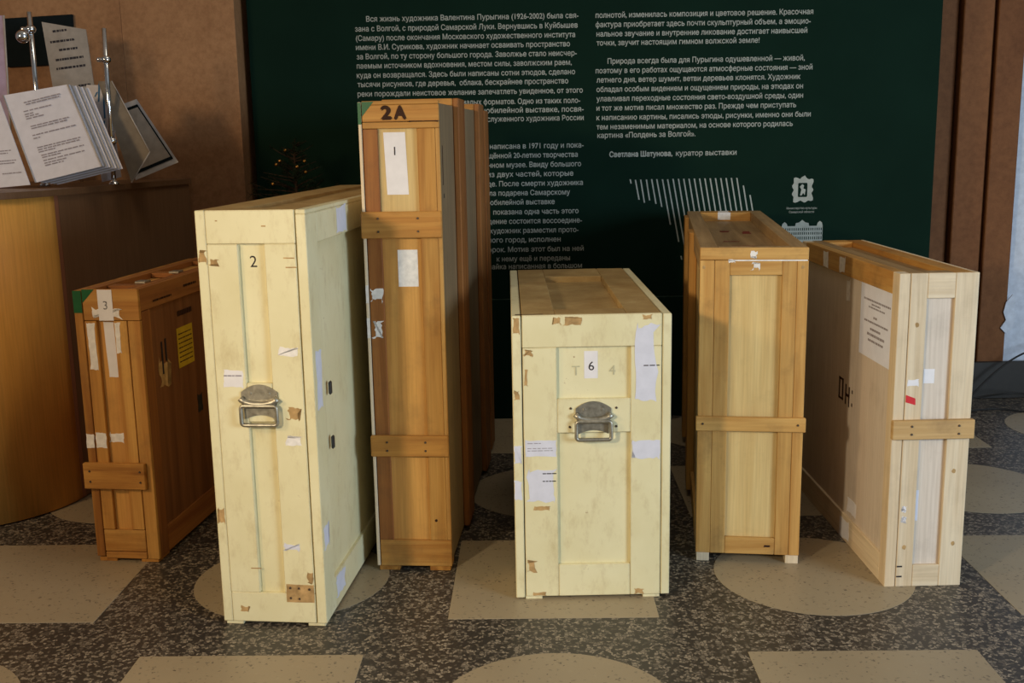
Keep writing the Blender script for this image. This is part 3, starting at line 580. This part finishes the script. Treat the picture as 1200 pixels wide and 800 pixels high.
for i, (a0, a1, b0, b1) in enumerate([(0.11, 0.15, 0.95, 1.02), (0.19, 0.225, 0.88, 0.99), (0.12, 0.21, 0.40, 0.43), (0.10, 0.16, 0.56, 0.6)]): scrap(e, D, 't', a0, a1, b0, b1, 'red_mark', 0.038, 0.3, 'paint_mark', seed=70 + i)
scrap(e, D, 't', 0.13, 0.185, 1.505, 1.60, 'paper_scrap', 0, 0.15, seed=75); box('tape_strip', 0.13, 0.185, 1.499, 1.5002, h - 0.032, h, 'paper_scrap', e, 0)
scrap(e, D, 'f', 0.15, 0.172, 0.975, 1.0, 'paper_scrap', 0, 0.35, seed=76); scrap(e, D, 'f', 0.150, 0.18, 0.938, 0.966, 'paper_scrap', 0, 0.35, seed=77); scrap(e, D, 'f', 0.085, 0.32, 0.9685, 0.9725, 'paper_scrap', 0, 0.0, 'tape_strip'); scrap(e, D, 'f', 0.085, 0.105, 0.962, 0.974, 'paper_scrap', 0, 0.3, seed=78)
scrap(e, D, 'f', 0.212, 0.235, 0.052, 0.06, 'ink_brown', 0, 0.3, 'split'); knot(e, D, 'f', 0.306, 0.95, 0.005); knot(e, D, 'f', 0.012, 0.95, 0.005)
for x0 in (0.002, w - 0.042):
    for y0 in (0.002, d - 0.10): box('foot', x0, x0 + 0.040, y0, y0 + 0.09, 0, fh + 0.001, 'pale_z', e, 0.0012)

# --- crate 7: raw pale crate at the right
w, d, h = 0.230, 0.984, 0.949; D = (w, d, h); fh = 0.0
e = crate('pale unpainted wooden crate at the right end with a printed sheet on its side', 'crate', 1.107, 3.014, 0.56, w, d, h)
box('carcass', 0.034, w - 0.012, 0.010, d - 0.012, 0.004, h - 0.02, 'ply_pale', e, 0.001)
P_ = 'pale'
boards_front(e, [('stile', 0.034, 0.083, 0.0, h, P_ + '_z'), ('stile', 0.163, w, 0.0, h, P_ + '_z'), ('top_rail', 0.0835, 0.1625, 0.876, h, P_ + '_x'), ('bottom_rail', 0.0835, 0.1625, 0.0, 0.068, P_ + '_x')], 0.011)
boards_side(e, 0.0, 0.032, [('lid_stile', 0.0, 0.050, 0.0, h, P_ + '_z'), ('lid_rail', 0.0505, d - 0.0505, 0.884, h, 'amber_y'), ('lid_rail', 0.0505, d - 0.0505, 0.0, 0.088, P_ + '_y'), ('lid_stile', d - 0.05, d, 0.0, h, P_ + '_z')])
box('lid_panel', 0.008, 0.031, 0.045, d - 0.045, 0.08, 0.89, 'ply_pale', e, 0)
boards_side(e, w - 0.012, w, [('stile', 0.0115, 0.08, 0.0, h, P_ + '_z'), ('rail', 0.08, d - 0.08, 0.87, h, P_ + '_y'), ('rail', 0.08, d - 0.08, 0.0, 0.09, P_ + '_y'), ('stile', d - 0.08, d, 0, h, P_ + '_z')])
boards_top(e, h, [('top_rim', 0.034, 0.075, 0.0115, d, 'dusty_top'), ('top_rim', 0.163, w - 0.0125, 0.0115, d, 'honey_y'), ('top_rim', 0.0755, 0.1625, 0.0115, 0.06, 'dusty_top'), ('top_rim', 0.0755, 0.1625, d - 0.08, d, 'honey_x')], 0.02)
box('top_panel', 0.07, 0.17, 0.05, d - 0.07, h - 0.03, h - 0.0185, 'dusty_top', e, 0)
b = box('batten', -0.004, w + 0.006, -0.018, 0.0, 0.463, 0.520, 'batten_x', e, 0.002); nails(b, [(0.052, 0.479), (0.052, 0.503), (0.19, 0.479), (0.19, 0.503)], -0.019)
l = scrap(e, D, 'l', 0.052, 0.335, 0.655, 0.882, 'paper_sheet', 0.008, 0, 'printed_sheet')
print_lines(l, face_frame('l', *D, 0.008), [(0.305, 0.075, 0.833, 0.006), (0.235, 0.16, 0.822, 0.005), (0.26, 0.12, 0.812, 0.005), (0.215, 0.18, 0.782, 0.007), (0.295, 0.09, 0.766, 0.006), (0.24, 0.15, 0.744, 0.007), (0.265, 0.115, 0.726, 0.008), (0.255, 0.12, 0.708, 0.007)], 'ink_faint', seed=8)
for y0, y1, z0, z1 in ((0.505, 0.520, 0.465, 0.535), (0.470, 0.485, 0.462, 0.532), (0.470, 0.520, 0.527, 0.537), (0.470, 0.520, 0.460, 0.470), (0.440, 0.452, 0.455, 0.525), (0.405, 0.417, 0.452, 0.522), (0.405, 0.452, 0.484, 0.494), (0.375, 0.386, 0.505, 0.517), (0.375, 0.386, 0.462, 0.474)): scrap(e, D, 'l', y0, y1, z0, z1, 'ink_brown', 0.008, 0.15, 'stencil_mark', seed=int(z0 * 900))
scrap(e, D, 'l', 0.295, 0.385, 0.10, 0.155, 'paper', 0.008, 0.15, seed=82); scrap(e, D, 'l', 0.33, 0.43, 0.004, 0.08, 'paper', 0, 0.1, seed=83)
for y0 in (0.48, 0.66): scrap(e, D, 'l', y0, y0 + 0.06, 0.886, 0.945, 'paper_scrap', 0, 0.1, 'tape_strip', seed=int(y0 * 99))
scrap(e, D, 'l', 0.44, 0.48, 0.80, 0.875, 'paper_scrap', 0.008, 0.2, seed=86)
poly_prism('red_tape', [(0.036, 0.572), (0.065, 0.563), (0.064, 0.583), (0.036, 0.594)], face_frame('f', *D), 0.0005, 'red_tape', e, 0.0003)
scrap(e, D, 'f', 0.088, 0.120, 0.625, 0.668, 'paper', 0.010, 0.02, seed=84); scrap(e, D, 'f', 0.038, 0.072, 0.617, 0.642, 'paper', 0, 0.15, seed=85)
scrap(e, D, 'f', 0.084, 0.094, 0.205, 0.30, 'paper_cool', 0.010, 0.05, seed=87); scrap(e, D, 'f', 0.040, 0.058, 0.20, 0.225, 'paper', 0, 0.35, seed=88); scrap(e, D, 'f', 0.040, 0.058, 0.232, 0.255, 'paper', 0, 0.35, seed=89)
for zz in (0.03, 0.062): scrap(e, D, 'f', 0.035, 0.052, zz, zz + 0.005, 'ink', 0, 0.1, 'staple')
for xx, zz in ((0.055, 0.125), (0.20, 0.135), (0.058, 0.80), (0.19, 0.36)): knot(e, D, 'f', xx, zz, 0.006)

# ---------------------------------------------------------------- reception counter with a rounded corner
ct = empty('reception_counter', (-2.0, 4.3, 0)); tag(ct, 'curved orange veneer reception counter at the left edge', 'counter')
ox, oy = -2.0, 4.3
arc = [(-2.121 + 0.45 * math.cos(R(a)), 4.041 + 0.45 * math.sin(R(a))) for a in range(-90, -7, 4)]
def wall_prism(name, path, th, z0, z1, mat, parent):
    n = len(path); V = []; F = []
    for i, (x, y) in enumerate(path):
        a = path[max(0, i - 1)]; b = path[min(n - 1, i + 1)]; t = Vector((b[0] - a[0], b[1] - a[1])).normalized(); nn = Vector((-t.y, t.x))
        for (px, py) in ((x, y), (x + nn.x * th, y + nn.y * th)):
            for z in (z0, z1): V.append((px - ox, py - oy, z))
    for i in range(n - 1):
        a, b = 4 * i, 4 * i + 4
        F += [(a, b, b + 1, a + 1), (a + 2, a + 3, b + 3, b + 2), (a + 1, b + 1, b + 3, a + 3), (a, a + 2, b + 2, b)]
    F += [(0, 1, 3, 2), (4 * n - 4, 4 * n - 2, 4 * n - 1, 4 * n - 3)]
    return mesh_obj(name, V, F, mat, parent)
s_ = wall_prism('curved_front', [(-3.6, 3.591)] + arc, 0.03, 0.006, 1.168, 'veneer_orange', ct)
for p in s_.data.polygons: p.use_smooth = abs(p.normal.z) < 0.5
end = arc[-1]
wall_prism('edge_strip', [end, (end[0] + 0.004, end[1] + 0.026)], 0.03, 0.006, 1.168, 'veneer_edge', ct)
wall_prism('side_panel', [(end[0] + 0.004, end[1] + 0.028), (-1.461, 4.92)], 0.03, 0.006, 1.168, 'veneer_brown', ct)
top = [(-3.6, 3.580)] + [(-2.121 + 0.462 * math.cos(R(a)), 4.041 + 0.462 * math.sin(R(a))) for a in range(-90, -7, 4)] + [(-1.449, 4.92), (-3.6, 4.92)]
V = [(x - ox, y - oy, z) for z in (1.169, 1.192) for x, y in top]; n = len(top)
mesh_obj('worktop', V, [tuple(range(n)), tuple(range(n, 2 * n))] + [(i, (i + 1) % n, n + (i + 1) % n, n + i) for i in range(n)], 'veneer_brown', ct)

# ---------------------------------------------------------------- things on the counter
def card(name, cs, th, mat, parent=None, back=(0, 1, 0)):
    bk = Vector(back) * th; V = [Vector(c) for c in cs] + [Vector(c) + bk for c in cs]
    return mesh_obj(name, V, [(0, 1, 2, 3), (7, 6, 5, 4), (0, 4, 5, 1), (1, 5, 6, 2), (2, 6, 7, 3), (3, 7, 4, 0)], mat, parent)
def card_frame(cs):
    tl, tr, br, bl = [Vector(c) for c in cs]; ru = (br - bl); rv = (tl - bl); rn = ru.cross(rv).normalized()
    return bl, ru, rv, rn
def card_lines(parent, cs, rows, mat, lift=0.001, seed=1, hh=0.012):
    """rows in fractions of the card: (u0, u1, v)"""
    bl, ru, rv, rn = card_frame(cs); rnd = random.Random(seed); V = []; F = []
    for u0, u1, v in rows:
        u = u0
        while u < u1 - 0.01:
            l = min(rnd.uniform(0.03, 0.09), u1 - u); n = len(V)
            for a, b in ((u, v), (u + l, v), (u + l, v + hh), (u, v + hh)): V.append(bl + ru * a + rv * b + rn * lift)
            F.append((n, n + 1, n + 2, n + 3)); u += l + rnd.uniform(0.008, 0.02)
    o_ = mesh_obj('print', V, F, mat, parent); o_['kind'] = 'stuff'; return o_
def thing(name, loc, label, cat, group=None): return tag(empty(name, loc), label, cat, group)
def off(cs, d): return [tuple(Vector(c) - Vector(d)) for c in cs]
# leaning white document sheet in a thick display book
A4 = [(-1.956, 4.25, 1.545), (-1.701, 4.25, 1.582), (-1.548, 4.12, 1.27), (-1.807, 4.12, 1.213)]
bs = (-1.75, 4.2, 1.192); t_ = thing('document_folder', bs, 'thick display folder leaning open at a white printed page on the counter', 'folder')
cs = off(A4, bs); pg = card('front_page', cs, 0.003, 'paper_cool', t_)
card_lines(pg, cs, [(0.25, 0.80, 0.86), (0.27, 0.78, 0.835), (0.2, 0.62, 0.765), (0.2, 0.33, 0.73), (0.2, 0.40, 0.705), (0.2, 0.48, 0.68), (0.22, 0.80, 0.59), (0.22, 0.76, 0.565), (0.2, 0.85, 0.49), (0.2, 0.30, 0.455), (0.2, 0.85, 0.35), (0.2, 0.83, 0.325), (0.2, 0.45, 0.30), (0.22, 0.86, 0.26), (0.22, 0.5, 0.235), (0.22, 0.84, 0.20), (0.22, 0.55, 0.17), (0.22, 0.5, 0.145)], 'ink_faint', 0.0015, 3)
for k in range(7):   # the sleeves behind it, fanned to the right
    q = [(c[0] + 0.009 * k + 0.004, c[1] + 0.006 + 0.008 * k, c[2] - 0.002 * k) for i, c in enumerate(cs)]
    card('sleeve', q, 0.002, 'acrylic_edge' if k % 2 else 'paper_cool', t_)
for i0, i1 in ((0, 3), (1, 2)): tube('sleeve_rim', [Vector(cs[i0]) + Vector((0, -0.003, 0)), Vector(cs[i1]) + Vector((0, -0.003, 0))], 0.0025, 'acrylic_edge', t_, 6)
# left page
A4b = [(-2.106, 4.25, 1.505), (-1.968, 4.24, 1.528), (-1.825, 4.11, 1.205), (-1.979, 4.12, 1.194)]
bs = (-1.97, 4.2, 1.192); t_ = thing('document_page', bs, 'bluish page in a clear sleeve, cut by the left picture edge', 'document')
cs = off(A4b, bs); pg = card('page', cs, 0.004, 'paper_cool', t_); card_lines(pg, cs, [(0.1, 0.8, 0.42), (0.1, 0.7, 0.39), (0.2, 0.85, 0.30), (0.2, 0.8, 0.27), (0.4, 0.9, 0.15)], 'ink_faint', 0.0015, 4)
# blue printed leaflet
bs = (-1.63, 4.4, 1.192); cs = off([(-1.712, 4.46, 1.59), (-1.625, 4.46, 1.588), (-1.58, 4.40, 1.22), (-1.66, 4.40, 1.20)], bs)
t_ = thing('leaflet', bs, 'pale leaflet with blue marks between the white page and the chrome rod', 'leaflet'); pg = card('sheet', cs, 0.003, 'paper_cool', t_)
fr = card_frame(cs); V = []; F = []
for u0, v0, u1, v1 in ((0.45, 0.80, 0.62, 0.98), (0.62, 0.62, 0.80, 0.95), (0.3, 0.86, 0.45, 0.9), (0.5, 0.52, 0.58, 0.6)):
    n = len(V)
    for a, b in ((u0, v0), (u0 + 0.08, v0), (u1 + 0.08, v1), (u1, v1)): V.append(fr[0] + fr[1] * a + fr[2] * b + fr[3] * 0.001)
    F.append((n, n + 1, n + 2, n + 3))
mesh_obj('blue_marks', V, F, 'blue_print', pg)
# smoky acrylic pocket in front of a framed sheet
bs = (-1.5, 4.36, 1.192); cs = off([(-1.640, 4.40, 1.60), (-1.585, 4.40, 1.60), (-1.432, 4.33, 1.318), (-1.505, 4.30, 1.200)], bs)
t_ = thing('acrylic_pocket', bs, 'tilted smoky acrylic pocket right of the chrome rod', 'holder'); pk = card('pocket', cs, 0.004, 'acrylic_smoke', t_)
for i0, i1 in ((1, 2), (2, 3)): tube('rim', [Vector(cs[i0]) + Vector((0, -0.001, 0)), Vector(cs[i1]) + Vector((0, -0.001, 0))], 0.0025, 'acrylic_edge', pk, 6)
bs = (-1.46, 4.5, 1.192); F4 = [(-1.60, 4.55, 1.515), (-1.543, 4.55, 1.534), (-1.358, 4.45, 1.274), (-1.53, 4.42, 1.205)]
t_ = thing('framed_sheet', bs, 'clear sleeve holding a dark-edged sheet, rightmost on the counter', 'document'); cs = off(F4, bs)
card('sleeve', cs, 0.003, 'acrylic_edge', t_); c0 = sum((Vector(c) for c in cs), Vector()) / 4
q = [c0 + (Vector(c) - c0) * 0.86 + Vector((0, -0.003, 0)) for c in cs]; card('dark_border', q, 0.001, 'black_board', t_)
q = [c0 + (Vector(c) - c0) * 0.78 + Vector((0, -0.006, 0)) for c in cs]; card('sheet', q, 0.001, 'paper_grey', t_)
# chrome rods with clamps
def rod(base, top, knobs, label):
    bs = base; t_ = thing('display_rod', bs, label, 'rod', 'chrome display rods on the counter')
    b = Vector((0, 0, 0)); tp = Vector(top) - Vector(bs)
    tube('shaft', [b, tp * 0.5, tp], 0.0095, 'chrome', t_, 14)
    tube('foot', [(0, 0, 0), (0, 0, 0.006), (0, 0, 0.02)], [0.022, 0.020, 0.010], 'chrome', t_, 14)
    for k in knobs:
        p = Vector(k) - Vector(bs); tube('collar', [p + Vector((0, 0, dz)) for dz in (-0.014, -0.009, 0, 0.009, 0.014)], [0.012, 0.018, 0.021, 0.018, 0.012], 'chrome', t_, 14)
        tube('clamp_screw', [p + Vector((-0.034, -0.008, 0)), p + Vector((-0.03, -0.008, 0)), p], [0.006, 0.010, 0.006], 'chrome', t_, 10)
    return t_
rod((-1.590, 4.34, 1.192), (-1.576, 4.34, 1.798), [(-1.578, 4.34, 1.679), (-1.584, 4.34, 1.364)], 'slim chrome display rod with two collars right of the white page')
t_ = rod((-1.872, 4.35, 1.192), (-1.867, 4.35, 1.866), [(-1.868, 4.35, 1.80)], 'chrome display rod with a ball clamp behind the white page')
bm = bmesh.new(); bmesh.ops.create_uvsphere(bm, u_segments=16, v_segments=10, radius=0.026); o = bm_obj('ball', bm, 'chrome', t_, True); o.location = (-0.014, -0.035, 0.578)
# grey sign with printed lines, black board on the wall, lilac leaflet
S4 = [(-1.935, 4.62, 1.857), (-1.785, 4.70, 1.832), (-1.770, 4.70, 1.585), (-1.912, 4.62, 1.560)]
bs = (-1.85, 4.66, 1.192); t_ = thing('notice_sign', bs, 'grey-beige notice with five dark text lines behind the chrome rod', 'sign'); cs = off(S4, bs); pg = card('plate', cs, 0.006, 'paper_grey', t_)
card_lines(pg, cs, [(0.22, 0.78, 0.84), (0.12, 0.9, 0.70), (0.3, 0.75, 0.58), (0.18, 0.86, 0.45), (0.16, 0.88, 0.33), (0.62, 0.92, 0.06)], 'ink', 0.001, 6, 0.03)
tube('stem', [(0.0, 0.012, 0.0), (0.0, 0.012, 0.39)], 0.006, 'chrome', t_, 8)
bs = (-2.09, 4.94, 1.70); t_ = thing('wall_board', bs, 'black rectangular board on the marble wall behind the notice', 'board')
cs = off([(-2.235, 4.928, 1.908), (-1.928, 4.928, 1.921), (-1.935, 4.928, 1.708), (-2.24, 4.928, 1.699)], bs); card('board_face', cs, 0.012, 'black_board', t_); card('board_rim', off(cs, (0, -0.012, 0)), 0.009, 'dark_iron', t_)
bs = (-2.07, 4.5, 1.192); t_ = thing('lilac_leaflet', bs, 'lilac leaflet at the left picture edge above the counter', 'leaflet')
card('leaflet_face', off([(-2.16, 4.52, 1.873), (-2.037, 4.5, 1.872), (-2.05, 4.46, 1.20), (-2.17, 4.48, 1.20)], bs), 0.004, 'paper_lilac', t_); tube('spine', [(0.035, -0.001, 0.68), (0.022, -0.04, 0.008)], 0.004, 'acrylic_edge', t_, 6)

# ---------------------------------------------------------------- little fir tree behind crate 2
tr = (-0.945, 4.78, 0.0); t_ = thing('fir_tree', tr, 'small dark fir tree with gold baubles behind the tall cream crate', 'tree')
tube('trunk', [(0, 0, 0.12), (0.005, 0, 0.6), (0.0, 0, 1.33)], [0.018, 0.012, 0.004], 'bark', t_, 8)
tube('pot', [(0, 0, 0.0), (0, 0, 0.02), (0, 0, 0.15), (0, 0, 0.155), (0, 0, 0.17)], [0.08, 0.085, 0.11, 0.118, 0.118], 'clay', t_, 20)
rnd = random.Random(11); BV = []; BF = []; NV = []; NF = []; tips = []
def branch(p0, dirv, ln, rad):
    p = Vector(p0); pts = [p]; dv = Vector(dirv).normalized()
    for k in range(4): dv = (dv + Vector((rnd.uniform(-.12, .12), rnd.uniform(-.12, .12), rnd.uniform(-.12, .10)))).normalized(); pts.append(pts[-1] + dv * ln / 4)
    tube_geo(pts, [rad, rad * .8, rad * .6, rad * .45, rad * .3], 4, False, BV, BF)
    for k in range(int(ln * 520)):
        u = rnd.uniform(0.08, 1) * 3.999; i = int(u); q = pts[i].lerp(pts[i + 1], u - i); t = (pts[i + 1] - pts[i]).normalized()
        sd = Vector((rnd.gauss(0, 1), rnd.gauss(0, 1), rnd.gauss(0, 1))); sd = (sd - t * sd.dot(t)).normalized(); nd = (sd + t * 0.7).normalized(); L = rnd.uniform(0.018, 0.03); wd = t.cross(nd).normalized() * 0.0013; n = len(NV)
        NV.extend([q - wd, q + wd, q + nd * L]); NF.append((n, n + 1, n + 2))
    return pts[-1]
z = 0.28
while z < 1.32:
    f = max(0.0, 1.36 - z); nb = 9
    for k in range(nb):
        a = rnd.uniform(0, 6.283); ln = min(0.24, 0.035 + 0.62 * f) * rnd.uniform(0.6, 1.1)
        tp = branch((0, 0, z + rnd.uniform(-.02, .02)), (math.cos(a), math.sin(a), rnd.uniform(0.15, 0.6)), ln, 0.004)
        if tp.y < 0.0 and z > 1.02: tips.append(tp)
    z += 0.045
branch((0, 0, 1.28), (0.05, 0, 1), 0.08, 0.004); branch((0, 0, 1.27), (-0.9, -0.2, 0.6), 0.12, 0.004)
mesh_obj('branches', BV, BF, 'bark', t_); o = mesh_obj('foliage', NV, NF, 'needles', t_); o['kind'] = 'stuff'
bm = bmesh.new(); bmesh.ops.create_uvsphere(bm, u_segments=12, v_segments=8, radius=0.008); ball = None
rnd.shuffle(tips)
for p in tips[:7]:
    if ball is None: o = bm_obj('bauble', bm, 'gold', None, True); ball = o.data
    else: o = bpy.data.objects.new('bauble', ball); COL.objects.link(o)
    o.location = Vector(tr) + p + Vector((0, -0.006, -0.008)); tag(o, 'tiny gold bauble hanging on the small fir tree', 'bauble', 'gold baubles on the fir tree')

# ---------------------------------------------------------------- cables on the floor by the pier
for k, (pts, lab) in enumerate([([(2.15, 5.0, 0.006), (2.3, 5.18, 0.05), (2.42, 5.2, 0.16), (2.55, 5.22, 0.24), (2.75, 5.24, 0.30)], 'dark cable rising towards the right picture edge by the marble pier'),
    ([(2.1, 5.1, 0.006), (2.28, 5.16, 0.03), (2.45, 5.1, 0.07), (2.62, 5.16, 0.04), (2.8, 5.1, 0.006)], 'dark cable looping low beside the marble pier'),
    ([(2.12, 4.98, 0.006), (2.35, 5.05, 0.006), (2.52, 4.97, 0.006), (2.8, 5.02, 0.006)], 'dark cable lying flat on the floor by the marble pier')]):
    P3 = []
    for i in range(len(pts) - 1):
        p0 = Vector(pts[max(i - 1, 0)]); p1 = Vector(pts[i]); p2 = Vector(pts[i + 1]); p3 = Vector(pts[min(i + 2, len(pts) - 1)])
        for j in range(6):
            t = j / 6; P3.append(0.5 * ((2 * p1) + (p2 - p0) * t + (2 * p0 - 5 * p1 + 4 * p2 - p3) * t * t + (3 * p1 - p0 - 3 * p2 + p3) * t ** 3))
    P3.append(Vector(pts[-1])); tag(tube('floor_cable', P3, 0.005, 'cord', None, 6), lab, 'cable', 'cables by the marble pier')
